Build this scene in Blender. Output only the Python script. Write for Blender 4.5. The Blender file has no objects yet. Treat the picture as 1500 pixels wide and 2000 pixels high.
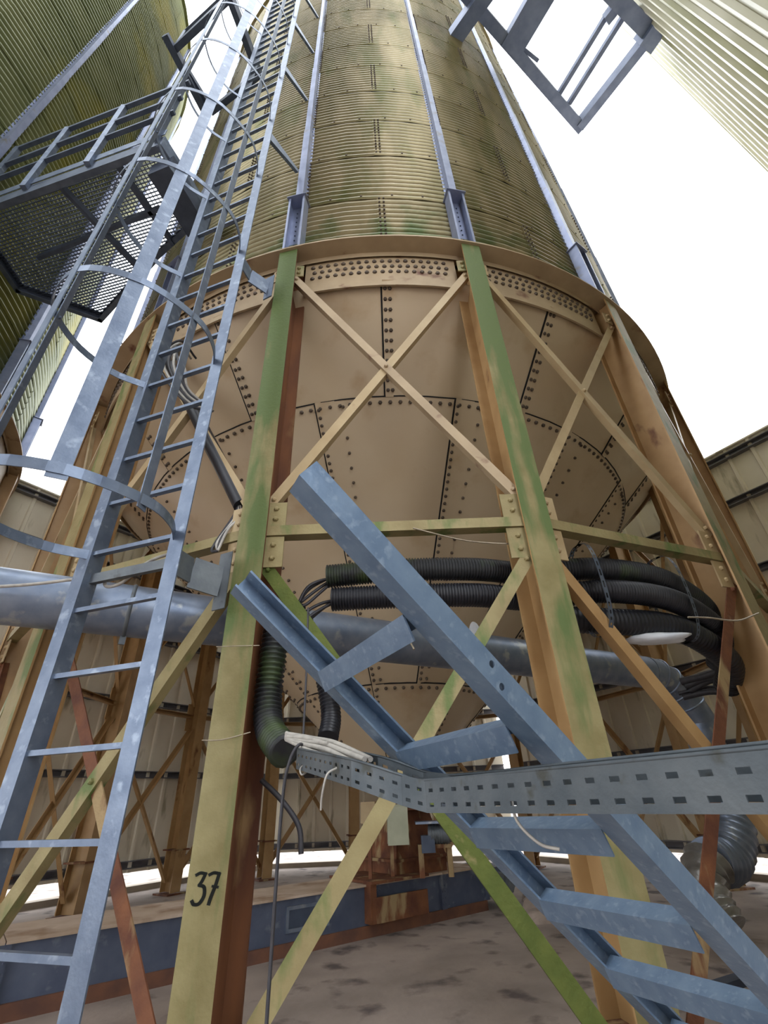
import bpy, math, random
from mathutils import Vector, Matrix
random.seed(7)
sc = bpy.context.scene
COL = sc.collection
PI = math.pi

# ------------------------------------------------------------------ camera
CAMH = 1.25
cam_data = bpy.data.cameras.new('camera')
cam = bpy.data.objects.new('camera', cam_data)
COL.objects.link(cam)
cam_data.sensor_fit = 'HORIZONTAL'
cam_data.sensor_width = 36.0
cam_data.lens = 909.0 / 1500.0 * 36.0
cam_data.clip_start = 0.02
cam_data.clip_end = 500
_right = Vector((0.99910932, 0.02220033, -0.03588465))
_down = Vector((-0.04219672, 0.52564663, -0.84965584))
_fwd = Vector((0.0, 0.85041329, 0.52611523))
M = Matrix.Identity(4)
for i in range(3):
    M[i][0] = _right[i]; M[i][1] = -_down[i]; M[i][2] = -_fwd[i]
M[2][3] = CAMH
cam.matrix_world = M
sc.camera = cam

# ------------------------------------------------------------------ sky, exposure
world = bpy.data.worlds.new('overcast_sky')
sc.world = world
world.use_nodes = True
bg = world.node_tree.nodes['Background']
bg.inputs['Color'].default_value = (0.92, 0.955, 1.0, 1)
bg.inputs['Strength'].default_value = 1.0      # even white overcast in every direction
sc.view_settings.view_transform = 'Standard'
sc.view_settings.look = 'None'
sc.view_settings.gamma = 1.0
sc.view_settings.use_curve_mapping = False
sc.view_settings.exposure = 2.4

# ------------------------------------------------------------------ materials
def lin(c):
    out = []
    for v in c:
        v = v / 255.0
        out.append(v / 12.92 if v <= 0.04045 else ((v + 0.055) / 1.055) ** 2.4)
    return (out[0], out[1], out[2], 1.0)

def mat(name, c1, c2=None, rough=0.6, metal=0.0, scale=4.0, stretch=(1, 1, 1), c3=None, t3=(0.55, 0.68),
        s3=3.0, st3=(1, 1, 1), bump=0.0, bscale=40.0, detail=5.0, grad=None, spec=0.4, world=False):
    """c1/c2 blotchy mix; c3 = stain (rust, algae, dirt) with a shape of its own; grad=(z0,z1) makes c3 grow along object z"""
    m = bpy.data.materials.new(name)
    m.use_nodes = True
    nt = m.node_tree; N = nt.nodes; L = nt.links
    b = N['Principled BSDF']
    b.inputs['Roughness'].default_value = rough
    b.inputs['Metallic'].default_value = metal
    b.inputs['Specular IOR Level'].default_value = spec
    tc = N.new('ShaderNodeTexCoord'); oi = N.new('ShaderNodeObjectInfo')
    mul = N.new('ShaderNodeMath'); mul.operation = 'MULTIPLY'; mul.inputs[1].default_value = 37.0
    L.new(oi.outputs['Random'], mul.inputs[0])
    def vec(st):
        mp = N.new('ShaderNodeMapping'); mp.inputs['Scale'].default_value = st
        if world:
            ge = N.new('ShaderNodeNewGeometry'); L.new(ge.outputs['Position'], mp.inputs['Vector'])
        else:
            L.new(tc.outputs['Object'], mp.inputs['Vector']); L.new(mul.outputs[0], mp.inputs['Location'])
        return mp.outputs[0]
    col = None
    if c2 is not None:
        n1 = N.new('ShaderNodeTexNoise'); n1.inputs['Scale'].default_value = scale; n1.inputs['Detail'].default_value = detail
        L.new(vec(stretch), n1.inputs['Vector'])
        r1 = N.new('ShaderNodeValToRGB'); r1.color_ramp.elements[0].position = 0.32; r1.color_ramp.elements[1].position = 0.68
        r1.color_ramp.elements[0].color = lin(c1); r1.color_ramp.elements[1].color = lin(c2)
        L.new(n1.outputs['Fac'], r1.inputs['Fac']); col = r1.outputs['Color']
    if c3 is not None:
        n3 = N.new('ShaderNodeTexNoise'); n3.inputs['Scale'].default_value = s3; n3.inputs['Detail'].default_value = 6.0
        L.new(vec(st3), n3.inputs['Vector'])
        fac = n3.outputs['Fac']
        if grad is not None:
            sx = N.new('ShaderNodeSeparateXYZ'); L.new(tc.outputs['Object'], sx.inputs[0])
            mr = N.new('ShaderNodeMapRange'); mr.inputs['From Min'].default_value = grad[0]; mr.inputs['From Max'].default_value = grad[1]
            mr.inputs['To Min'].default_value = -0.25; mr.inputs['To Max'].default_value = 0.25
            L.new(sx.outputs['Z'], mr.inputs['Value'])
            ad = N.new('ShaderNodeMath'); ad.operation = 'ADD'; L.new(fac, ad.inputs[0]); L.new(mr.outputs[0], ad.inputs[1]); fac = ad.outputs[0]
        r3 = N.new('ShaderNodeValToRGB'); r3.color_ramp.elements[0].position = t3[0]; r3.color_ramp.elements[1].position = t3[1]
        r3.color_ramp.elements[0].color = (0, 0, 0, 1); r3.color_ramp.elements[1].color = (1, 1, 1, 1)
        L.new(fac, r3.inputs['Fac'])
        mx = N.new('ShaderNodeMix'); mx.data_type = 'RGBA'
        L.new(r3.outputs['Color'], mx.inputs[0])
        if col is not None: L.new(col, mx.inputs[6])
        else: mx.inputs[6].default_value = lin(c1)
        mx.inputs[7].default_value = lin(c3)
        col = mx.outputs[2]
    if col is not None: L.new(col, b.inputs['Base Color'])
    else: b.inputs['Base Color'].default_value = lin(c1)
    if bump > 0:
        nb = N.new('ShaderNodeTexNoise'); nb.inputs['Scale'].default_value = bscale; nb.inputs['Detail'].default_value = 3.0
        L.new(tc.outputs['Object'], nb.inputs['Vector'])
        bp = N.new('ShaderNodeBump'); bp.inputs['Strength'].default_value = bump; bp.inputs['Distance'].default_value = 0.02
        L.new(nb.outputs['Fac'], bp.inputs['Height']); L.new(bp.outputs['Normal'], b.inputs['Normal'])
    return m

MT = {}
MT['cream'] = mat('cream_paint', (176, 156, 120), (160, 138, 102), 0.5, c3=(110, 66, 34), t3=(0.66, 0.74), s3=5, st3=(1, 1, .5))
MT['algae_paint'] = mat('cream_paint_with_algae', (142, 132, 92), (122, 112, 72), 0.6, scale=6, c3=(88, 104, 58), t3=(0.43, 0.58), s3=3.0, st3=(2.2, 2.2, .45), grad=(0.2, 5.6), bump=.15)
MT['algae_mild'] = mat('cream_paint_mossy', (146, 134, 94), (128, 114, 76), 0.6, scale=5, c3=(92, 106, 56), t3=(0.53, 0.66), s3=4, st3=(1.5, 1.5, .6), bump=.15)
MT['moss'] = mat('mossy_paint', (70, 82, 30), (90, 98, 42), 0.8, scale=7, c3=(128, 118, 78), t3=(0.62, 0.68), s3=6, bump=.3)
MT['rust_web'] = mat('rust_streaked_web', (116, 74, 44), (84, 50, 34), 0.75, scale=3, stretch=(2, 2, .5), c3=(140, 112, 76), t3=(0.6, 0.7), s3=3, st3=(1, 1, .4))
MT['ochre'] = mat('ochre_paint', (174, 142, 98), (156, 122, 80), 0.5, c3=(100, 60, 36), t3=(0.63, 0.72), s3=4, st3=(1, 1, .5))
MT['rust'] = mat('rusty_paint', (120, 76, 48), (84, 48, 34), 0.75, scale=6, c3=(150, 128, 92), t3=(0.56, 0.64), s3=5, st3=(1, 1, .35), bump=.2)
MT['rust_ring'] = mat('stained_ring_paint', (172, 152, 122), (156, 136, 108), 0.55, c3=(104, 66, 52), t3=(0.6, 0.72), s3=3.5, st3=(1, 1, 1.5))
MT['hopper'] = mat('hopper_cream_paint', (196, 178, 150), (188, 168, 138), 0.30, scale=1.4, c3=(166, 138, 102), t3=(0.58, 0.8), s3=2.0, bump=.02, bscale=5, spec=.55)
MT['rivet'] = mat('rivet_steel', (98, 86, 74), (78, 68, 60), 0.5, 0.3)
MT['sheet'] = mat('weathered_corrugated_sheet', (150, 138, 106), (114, 106, 74), 0.36, 0.5, scale=1.6, stretch=(1.6, 1.6, .35), c3=(98, 100, 60), t3=(0.52, 0.72), s3=1.5, st3=(1.6, 1.6, .4), world=True)
MT['sheet_green'] = mat('algae_corrugated_sheet', (150, 138, 106), (114, 106, 74), 0.4, 0.4, scale=1.6, stretch=(1.6, 1.6, .35), c3=(78, 92, 52), t3=(0.48, 0.68), s3=1.8, st3=(1.4, 1.4, 1.2), world=True, grad=(1.4, -.1))
MT['sheet_left'] = mat('yellow_algae_corrugated_sheet', (118, 122, 82), (90, 98, 58), 0.42, 0.35, scale=1.2, c3=(140, 134, 60), t3=(0.5, 0.68), s3=.6, world=True)
MT['clad'] = mat('pale_ribbed_cladding', (206, 202, 180), (186, 182, 154), 0.45, .1, scale=.8, c3=(160, 158, 118), t3=(0.52, 0.7), s3=.7, st3=(1.5, 1.5, .4), world=True)
MT['galv'] = mat('galvanised_steel', (116, 128, 146), (94, 106, 126), 0.42, 0.55, scale=9, c3=(136, 148, 164), t3=(0.58, 0.7), s3=14, bump=.05, bscale=60)
MT['galv_stair'] = mat('bright_galvanised_steel', (114, 134, 156), (98, 118, 142), 0.36, 0.4, scale=16, c3=(128, 146, 166), t3=(0.56, 0.7), s3=40, bump=.05, bscale=60)
MT['galv_dull'] = mat('dull_galvanised_steel', (112, 118, 122), (90, 96, 102), 0.5, 0.45, scale=7, c3=(74, 76, 74), t3=(0.6, 0.7), s3=9, bump=.08, bscale=50)
MT['galv_pipe'] = mat('spangled_galvanised_pipe', (136, 146, 162), (112, 124, 144), 0.40, 0.6, scale=8, c3=(164, 168, 170), t3=(0.6, 0.68), s3=6, bump=.05, bscale=30)
MT['tray'] = mat('weathered_tray_steel', (92, 98, 102), (72, 80, 86), 0.5, 0.4, scale=9, c3=(66, 68, 64), t3=(0.62, 0.7), s3=12, bump=.08, bscale=50)
MT['stiff'] = mat('stiffener_galvanised', (150, 158, 184), (128, 138, 164), 0.4, 0.5, scale=5, c3=(132, 128, 120), t3=(0.62, 0.74), s3=4)
MT['dark_steel'] = mat('dark_blue_steel', (78, 88, 106), (62, 70, 86), 0.5, 0.3, scale=6)
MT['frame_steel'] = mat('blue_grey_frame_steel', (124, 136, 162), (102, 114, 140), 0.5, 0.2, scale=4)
MT['mid_steel'] = mat('grey_platform_steel', (96, 106, 122), (76, 86, 102), 0.5, 0.4, scale=6)
MT['hose'] = mat('black_plastic_conduit', (24, 25, 31), (34, 35, 42), 0.4)
MT['hose_mossy'] = mat('mossy_black_conduit', (26, 27, 33), (36, 38, 40), 0.5, c3=(52, 66, 32), t3=(0.54, 0.68), s3=3)
MT['cable_grey'] = mat('grey_cable_sheath', (176, 172, 164), (150, 146, 140), 0.5, scale=20)
MT['cable_dark'] = mat('dark_cable_sheath', (44, 44, 50), (58, 56, 60), 0.5, scale=20)
MT['wire'] = mat('galvanised_tie_wire', (168, 156, 136), (140, 128, 110), 0.4, .4, scale=20)
MT['white_plastic'] = mat('white_plastic_film', (226, 230, 236), (206, 212, 222), 0.35, scale=8)
MT['conveyor'] = mat('blue_grey_conveyor_steel', (92, 100, 118), (76, 84, 104), 0.5, 0.3, scale=5, c3=(122, 128, 138), t3=(0.6, 0.72), s3=6, bump=.05)
MT['conveyor_top'] = mat('dusty_conveyor_lid', (196, 178, 160), (170, 148, 126), 0.8, scale=3, c3=(140, 112, 86), t3=(0.55, 0.7), s3=2.5)
MT['conveyor_rust'] = mat('rusted_conveyor_rail', (122, 82, 60), (92, 64, 54), 0.85, scale=5)
MT['floor'] = mat('stained_concrete', (172, 158, 148), (142, 130, 122), 0.85, scale=1.6, c3=(98, 88, 86), t3=(0.56, 0.68), s3=2.6, bump=.25, bscale=14)
MT['kerb'] = mat('concrete_kerb', (150, 138, 120), (130, 118, 104), 0.85, scale=3)
MT['wall_sheet'] = mat('cream_wall_cladding', (214, 206, 186), (200, 190, 170), 0.5, scale=1.2, c3=(156, 148, 124), t3=(0.6, 0.72), s3=2.5, st3=(2, 2, .5))
MT['girt'] = mat('wall_rail_steel', (112, 110, 112), (92, 92, 98), 0.6, .2, scale=4)
MT['box'] = mat('pale_junction_box', (180, 182, 158), (164, 166, 142), 0.4, scale=5)
MT['tape'] = mat('silver_duct_tape', (160, 160, 158), (128, 124, 118), 0.3, .6, scale=6, bump=.5, bscale=12)
MT['black_paint'] = mat('black_stencil_paint', (26, 30, 26), None, 0.6)
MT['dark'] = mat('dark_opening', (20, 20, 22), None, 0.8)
MT['wood'] = mat('old_timber', (96, 84, 80), (72, 62, 60), 0.8, scale=5, stretch=(1, 8, 8))
MT['rubble'] = mat('broken_concrete', (168, 152, 140), (140, 126, 116), 0.9, scale=6, bump=.4, bscale=20)

# ------------------------------------------------------------------ mesh helpers
class MB:
    def __init__(self): self.v = []; self.f = []; self.mi = []; self.sm = []
    def add(self, vs, fs, mi=0, smooth=False):
        o = len(self.v); self.v += [tuple(p) for p in vs]
        for f in fs:
            self.f.append([i + o for i in f]); self.mi.append(mi); self.sm.append(smooth)
    def box(self, c, hx, hy, hz, mi=0):
        c = Vector(c); hx = Vector(hx); hy = Vector(hy); hz = Vector(hz)
        if hx.cross(hy).dot(hz) < 0: hz = -hz
        vs = [c + a * hx + b * hy + d * hz for a in (-1, 1) for b in (-1, 1) for d in (-1, 1)]
        self.add(vs, [(0, 1, 3, 2), (4, 6, 7, 5), (0, 4, 5, 1), (2, 3, 7, 6), (0, 2, 6, 4), (1, 5, 7, 3)], mi)
    def abox(self, x0, x1, y0, y1, z0, z1, mi=0):
        self.box(((x0 + x1) / 2, (y0 + y1) / 2, (z0 + z1) / 2), ((x1 - x0) / 2, 0, 0), (0, (y1 - y0) / 2, 0), (0, 0, (z1 - z0) / 2), mi)
    def bar(self, p0, p1, w, h, up=(0, 0, 1), mi=0):
        p0 = Vector(p0); p1 = Vector(p1); d = p1 - p0; L = d.length; d.normalize()
        up = Vector(up); s = d.cross(up)
        if s.length < 1e-5: s = d.cross(Vector((1, 0, 0)))
        s.normalize(); u = s.cross(d)
        self.box((p0 + p1) / 2, d * (L / 2), s * (w / 2), u * (h / 2), mi)
    def prof(self, p0, p1, poly, u, v, mi=0, mis=None):
        """extrude 2-D outline poly [(a,b)..] (in axes u,v) from p0 to p1"""
        p0 = Vector(p0); p1 = Vector(p1); u = Vector(u); v = Vector(v); n = len(poly)
        if (p1 - p0).dot(u.cross(v)) < 0: poly = list(reversed(poly))
        vs = [p0 + a * u + b * v for a, b in poly] + [p1 + a * u + b * v for a, b in poly]
        for i in range(n):
            j = (i + 1) % n
            self.add([vs[i], vs[j], vs[n + j], vs[n + i]], [(0, 1, 2, 3)], mi if mis is None else mis[i])
        self.add(vs, [list(reversed(range(n))), list(range(n, 2 * n))], mi)
    def tube(self, pts, r, n=8, mi=0, caps=True, rf=None):
        pts = [Vector(p) for p in pts]; m = len(pts); rings = []
        t = (pts[1] - pts[0]).normalized(); up = Vector((0, 0, 1))
        if abs(t.dot(up)) > .95: up = Vector((1, 0, 0))
        s = t.cross(up).normalized()
        for i in range(m):
            if i == 0: t = (pts[1] - pts[0])
            elif i == m - 1: t = (pts[-1] - pts[-2])
            else: t = (pts[i + 1] - pts[i - 1])
            t.normalize(); s = (s - t * s.dot(t)).normalized(); u = s.cross(t)
            rr = r if rf is None else rf(i)
            rings.append([pts[i] + (s * math.cos(a) + u * math.sin(a)) * rr for a in [2 * PI * k / n for k in range(n)]])
        vs = [p for R_ in rings for p in R_]; fs = []
        for i in range(m - 1):
            for k in range(n):
                k2 = (k + 1) % n
                fs.append((i * n + k, (i + 1) * n + k, (i + 1) * n + k2, i * n + k2))
        self.add(vs, fs, mi, True)
        if caps: self.add(rings[0], [list(range(n))], mi); self.add(rings[-1], [list(reversed(range(n)))], mi)
    def rivet(self, c, nrm, r=.017, h=.014, n=6, mi=0):
        c = Vector(c); nrm = Vector(nrm).normalized()
        s = nrm.cross(Vector((0, 0, 1)))
        if s.length < .1: s = nrm.cross(Vector((1, 0, 0)))
        s.normalize(); u = nrm.cross(s)
        vs = []
        for rr, hh in ((r, -.002), (r * .85, h * .7), (r * .45, h)):
            vs += [c + nrm * hh + (s * math.cos(2 * PI * k / n) + u * math.sin(2 * PI * k / n)) * rr for k in range(n)]
        fs = [(a * n + k, a * n + (k + 1) % n, (a + 1) * n + (k + 1) % n, (a + 1) * n + k) for a in (0, 1) for k in range(n)]
        fs.append([2 * n + k for k in range(n)])
        self.add(vs, fs, mi)
    def mesh(self, name, mats):
        me = bpy.data.meshes.new(name); me.from_pydata(self.v, [], self.f)
        for m_ in (mats if isinstance(mats, (list, tuple)) else [mats]): me.materials.append(MT[m_])
        me.polygons.foreach_set('material_index', self.mi); me.polygons.foreach_set('use_smooth', self.sm)
        me.update(); return me

def link(name, me, parent=None, loc=(0, 0, 0), rz=0.0, kind=None):
    o = bpy.data.objects.new(name, me); COL.objects.link(o)
    o.location = loc; o.rotation_euler = (0, 0, rz)
    if parent: o.parent = parent
    if kind: o['kind'] = kind
    return o
def obj(name, mb, mats, parent=None, kind=None, rz=0.0):
    return link(name, mb.mesh(name, mats), parent, rz=rz, kind=kind)
def tag(o, label, cat, group=None):
    o['label'] = label; o['category'] = cat
    if group: o['group'] = group
    return o
def thing(name, label, cat, loc=(0, 0, 0), rz=0.0, group=None):
    o = bpy.data.objects.new(name, None); COL.objects.link(o); o.empty_display_size = .2
    o.location = loc; o.rotation_euler = (0, 0, rz)
    return tag(o, label, cat, group)
def struct(o): o['kind'] = 'structure'; return o
def spline(pts, n=8):
    """Catmull-Rom through pts"""
    P = [Vector(p) for p in pts]; P = [P[0] * 2 - P[1]] + P + [P[-1] * 2 - P[-2]]; out = []
    for i in range(1, len(P) - 2):
        a, b, c, d = P[i - 1:i + 3]
        for k in range(n):
            t = k / n
            out.append(.5 * ((2 * b) + (c - a) * t + (2 * a - 5 * b + 4 * c - d) * t * t + (3 * b - a - 3 * c + d) * t ** 3))
    out.append(P[-2]); return out
def resample(pts, step):
    out = [pts[0].copy()]; acc = 0.0
    for a, b in zip(pts, pts[1:]):
        L = (b - a).length; pos = step - acc
        while pos <= L:
            out.append(a.lerp(b, pos / L)); pos += step
        acc = (acc + L) % step
    return out
def V(x, y, z): return Vector((x, y, z + CAMH))     # z relative to eye height
def pol(th, R, z=0.0): return Vector((R * math.sin(th), -R * math.cos(th), z))

C0 = Vector((0.03, 7.60, 0.0)); RL = 4.96; NB = 16; ST = 2 * PI / NB; PH = math.radians(0.49)
RC = 4.78            # cylinder radius
ZR = CAMH + 5.0      # top of legs
ZT0 = CAMH + 5.07    # cylinder bottom
TH = 1.165           # tier height
ZB = CAMH + 1.58     # horizontal braces
def cone_z(rho): return CAMH + .984 * rho - .177

# ------------------------------------------------------------------ setting: ground, walls
mb = MB(); mb.abox(-40, 40, -30, 50, -.3, 0)
struct(obj('floor', mb, 'floor'))

GIRTS = [CAMH + z for z in (5.42, 4.5, 3.2, 1.9, .6, -.84)]
WTOP = CAMH + 5.6
def wall(side, n, dist, s0, s1):
    n = Vector((n[0], n[1], 0)).normalized(); d = Vector((-n.y, n.x, 0)); base = n * dist
    root = thing('wall_' + side, 'x', 'wall'); del root['label']; del root['category']; struct(root)
    W = 1.2; k = int((s1 - s0) / W); z0, z1 = .29, WTOP
    # one trapezoidal sheet, ribs every 0.4 m, given thickness
    prof = []
    for q in range(3):
        x = q * .4
        prof += [(x + .00, .0), (x + .31, .0), (x + .325, -.04), (x + .375, -.04), (x + .39, 0.0)]
    prof.append((1.215, 0.0))
    prof = [p for i, p in enumerate(prof) if i == 0 or p != prof[i - 1]]
    mbs = MB(); vs = []; fs = []
    for t in (0, .004):
        for x, h in prof:
            for z in (z0, z1): vs.append(d * x + n * (h + t) + Vector((0, 0, z)))
    m = len(prof)
    for i in range(m - 1):
        fs.append((2 * i, 2 * i + 1, 2 * i + 3, 2 * i + 2))
        o = 2 * m; fs.append((o + 2 * i, o + 2 * i + 2, o + 2 * i + 3, o + 2 * i + 1))
    mbs.add(vs, fs)
    me = mbs.mesh('cladding_sheet', 'wall_sheet')
    for i in range(k):
        link('cladding_sheet', me, root, loc=base + d * (s0 + i * W) + n * (.006 * (i % 2)))
    for z in GIRTS:
        g = MB(); g.prof(base + d * s0 - n * .0, base + d * (s0 + k * W) - n * .0, [(0, -.06), (-.12, -.06), (-.12, -.045), (-.012, -.045), (-.012, .045), (-.12, .045), (-.12, .06), (0, .06)], n, Vector((0, 0, 1)))
        for v_i in range(len(g.v)): g.v[v_i] = (g.v[v_i][0], g.v[v_i][1], g.v[v_i][2] + z)
        obj('girt', g, 'girt', root)
    c = MB(); c.bar(base + d * s0 + n * .02 + Vector((0, 0, WTOP)), base + d * (s0 + k * W) + n * .02 + Vector((0, 0, WTOP)), .16, .03)
    obj('capping', c, 'wall_sheet', root)
    kb = MB(); kb.bar(base + d * s0 + Vector((0, 0, .045)), base + d * (s0 + k * W) + Vector((0, 0, .045)), .2, .09)
    obj('kerb', kb, 'kerb', root)
    return root
nR = (.83, .55)
wall('right', nR, 9.63, -1.6, 9.6)
wall('back', (0, 1), 13.45, -2.75, 3.3)
wall('left', (-.83, .55), 10.0, -9.25, -1.25)

# ------------------------------------------------------------------ silos
def corr_sheet(R, nw=11, seg=5, spw=6, amp=.02, span=ST, flat=.0):
    b = MB(); rows = nw * spw; vs = []; fs = []
    for i in range(rows + 1):
        z = TH * i / rows * .998
        r = R + amp * math.sin(2 * PI * nw * i / rows) + .006 * (1 - i / rows)
        for k in range(seg + 1):
            th = -span / 2 + span * k / seg
            vs.append(pol(th, r + (.005 if k == 0 else 0), z))
    for i in range(rows):
        for k in range(seg):
            a = i * (seg + 1) + k
            fs.append((a, a + 1, a + seg + 2, a + seg + 1))
    b.add(vs, fs, 0, True)
    return b
SHEET_ME = {}
def sheet_mesh(m):
    if m not in SHEET_ME:
        SHEET_ME[m] = corr_sheet(RC, 9 if m == 'sheet_left' else 11, amp=.026 if m == 'sheet_left' else .024).mesh('corrugated_sheet', m)
    return SHEET_ME[m]
def sheet_bolts():
    b = MB()
    for i in range(13):                                    # double column at the lap
        for dth in (.006, .017):
            th = -ST / 2 + dth
            b.rivet(pol(th, RC + .026, .05 + i * (TH - .1) / 12), pol(th, 1), .014, .016)
    for k in range(1, 5):
        th = -ST / 2 + ST * k / 5; b.rivet(pol(th, RC + .022, .03), pol(th, 1), .015, .016)
    return b.mesh('sheet_bolts', 'rivet')
BOLT_ME = sheet_bolts()
bb = MB()
for k in range(16):
    th = -ST / 2 + ST * (k + .5) / 16
    bb.rivet(pol(th, RC + .02, .09), pol(th, 1), .016, .02)
BASEBOLT_ME = bb.mesh('base_bolts', 'galv')

def stiff_mesh(z0, z1, w=.15, dep=.10, lip=True):
    b = MB(); p0 = pol(0, RC + .015, z0); p1 = pol(0, RC + .015, z1)
    t = .006; h = w / 2
    # hat/channel with its back on the wall, flanges outwards
    poly = [(-h, 0), (h, 0), (h, dep), (h - .025, dep), (h - .025, dep - t), (h - t, dep - t), (h - t, t), (-h + t, t), (-h + t, dep - t), (-h + .025, dep - t), (-h + .025, dep), (-h, dep)]
    b.prof(p0, p1, poly, (1, 0, 0), (0, -1, 0))
    n = int((z1 - z0) / .1)
    for i in range(n):
        for dx in (-.032, .032):
            b.rivet(pol(0, RC + .02, z0 + .05 + i * .1) + Vector((dx, 0, 0)), (0, -1, 0), .011, .012, 5, 1)
    return b.mesh('stiffener', ['stiff', 'dark_steel'])
def hat_mesh(z0, z1, w=.13, dep=.075):
    b = MB(); p0 = pol(0, RC + .012, z0); p1 = pol(0, RC + .012, z1); h = w / 2; t = .005
    b.prof(p0, p1, [(-h, 0), (-h + .03, 0), (-h + .042, dep), (h - .042, dep), (h - .03, 0), (h, 0), (h, t), (h - .026, t), (h - .038, dep + t), (-h + .038, dep + t), (-h + .026, t), (-h, t)], (1, 0, 0), (0, -1, 0))
    n = int((z1 - z0) / .1)
    for i in range(n):
        for dx in (-.052, .052): b.rivet(pol(0, RC + .018, z0 + .05 + i * .1) + Vector((dx, 0, 0)), (0, -1, 0), .010, .012, 5, 1)
    return b.mesh('stiffener', ['stiff', 'dark_steel'])
ZS = [ZT0 - .02, ZT0 + TH, ZT0 + 2.75 * TH, ZT0 + 5 * TH, ZT0 + 7.5 * TH, ZT0 + 10 * TH, ZT0 + 13 * TH]
STIFF_ME = [stiff_mesh(ZS[0], ZS[1], .20, .13)] + [hat_mesh(ZS[i], ZS[i + 1] + .06,   .18 - .012 * i, .085 - .006 * i) for i in range(1, len(ZS) - 1)]
capm = MB(); capm.bar(pol(0, RC + .085, ZS[1] + .004) + Vector((-.12, 0, 0)), pol(0, RC + .085, ZS[1] + .004) + Vector((.12, 0, 0)), .17, .012)
CAP_ME = capm.mesh('stiffener_cap', 'stiff')

# ring beam plate of one bay, with three rows of bolts
def ring_plate():
    b = MB(); z0 = cone_z(4.72) - .02; z1 = ZR + .0; a = ST / 2 - .029; n = 10
    vs = []; fs = []
    for r in (4.795, 4.775):
        for k in range(n + 1):
            th = -a + 2 * a * k / n
            vs += [pol(th, r, z0), pol(th, r, z1)]
    m = 2 * (n + 1)
    for k in range(n):
        fs.append((2 * k, 2 * k + 2, 2 * k + 3, 2 * k + 1)); fs.append((m + 2 * k, m + 2 * k + 1, m + 2 * k + 3, m + 2 * k + 2))
        fs.append((2 * k, m + 2 * k, m + 2 * k + 2, 2 * k + 2))
    fs += [(0, 1, m + 1, m), (2 * n, m + 2 * n, m + 2 * n + 1, 2 * n + 1)]
    b.add(vs, fs)
    return b.mesh('ring_plate', 'rust_ring')
def ring_bolts():
    b = MB(); a = ST / 2 - .042; z1 = ZR
    for row in range(3):
        for k in range(18):
            th = -a + 2 * a * (k + (.5 if row == 1 else .25 if row == 0 else .25)) / 18
            b.rivet(pol(th, 4.795, z1 - .14 - .095 * row), pol(th, 1), .025, .02)
    return b.mesh('bolt_rows', 'rivet')
def ledge():
    b = MB(); n = 10; vs = []; fs = []
    for z in (ZR + .0, ZR + .02):
        for k in range(n + 1):
            th = -ST / 2 + ST * k / n
            vs += [pol(th, 4.72, z), pol(th, 4.99, z)]
    m = 2 * (n + 1)
    for k in range(n):
        fs += [(2 * k, 2 * k + 2, 2 * k + 3, 2 * k + 1)[::-1], (m + 2 * k, m + 2 * k + 1, m + 2 * k + 3, m + 2 * k + 2)[::-1], (2 * k + 1, m + 2 * k + 1, m + 2 * k + 3, 2 * k + 3)[::-1]]
    b.add(vs, fs)
    # small upstand skirt under the ledge
    vs = []; fs = []
    for k in range(n + 1):
        th = -ST / 2 + ST * k / n
        vs += [pol(th, 4.82, ZR - .075), pol(th, 4.82, ZR)]
    for k in range(n): fs.append((2 * k, 2 * k + 2, 2 * k + 3, 2 * k + 1))
    b.add(vs, fs, 0)
    return b.mesh('ring_ledge', 'rust_ring')
RING_ME, RINGB_ME, LEDGE_ME = ring_plate(), ring_bolts(), ledge()

def cone_panel(r0, r1, span, m, nseg=5):
    b = MB(); vs = []; fs = []; g = .0016
    for r in (r0, r1):
        for k in range(nseg + 1):
            th = -span / 2 + g + (span - 2 * g) * k / nseg
            e = .012 if k == 0 else 0.0
            vs.append(pol(th, r + (.01 if r == r1 else 0) + e, cone_z(r) - e))
    n = nseg + 1
    for k in range(nseg): fs.append((k, k + 1, n + k + 1, n + k))
    b.add(vs, fs, 0, True)
    back = [Vector(v) - Vector((0, 0, -.012)) for v in b.v]
    b.add(back, [f[::-1] for f in fs], 0, True)
    e1 = [b.v[0], b.v[n], b.v[2 * n + n], b.v[2 * n]]; b.add(e1, [(0, 1, 2, 3)])
    e2 = [b.v[k] for k in range(n)] + [b.v[2 * n + k] for k in range(n)]
    b.add(e2, [(k, n + k, n + k + 1, k + 1) for k in range(nseg)])
    return b.mesh('hopper_sheet', m)
CN = lambda th: pol(th, 1, 0) * .70 + Vector((0, 0, -.71))
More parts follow.
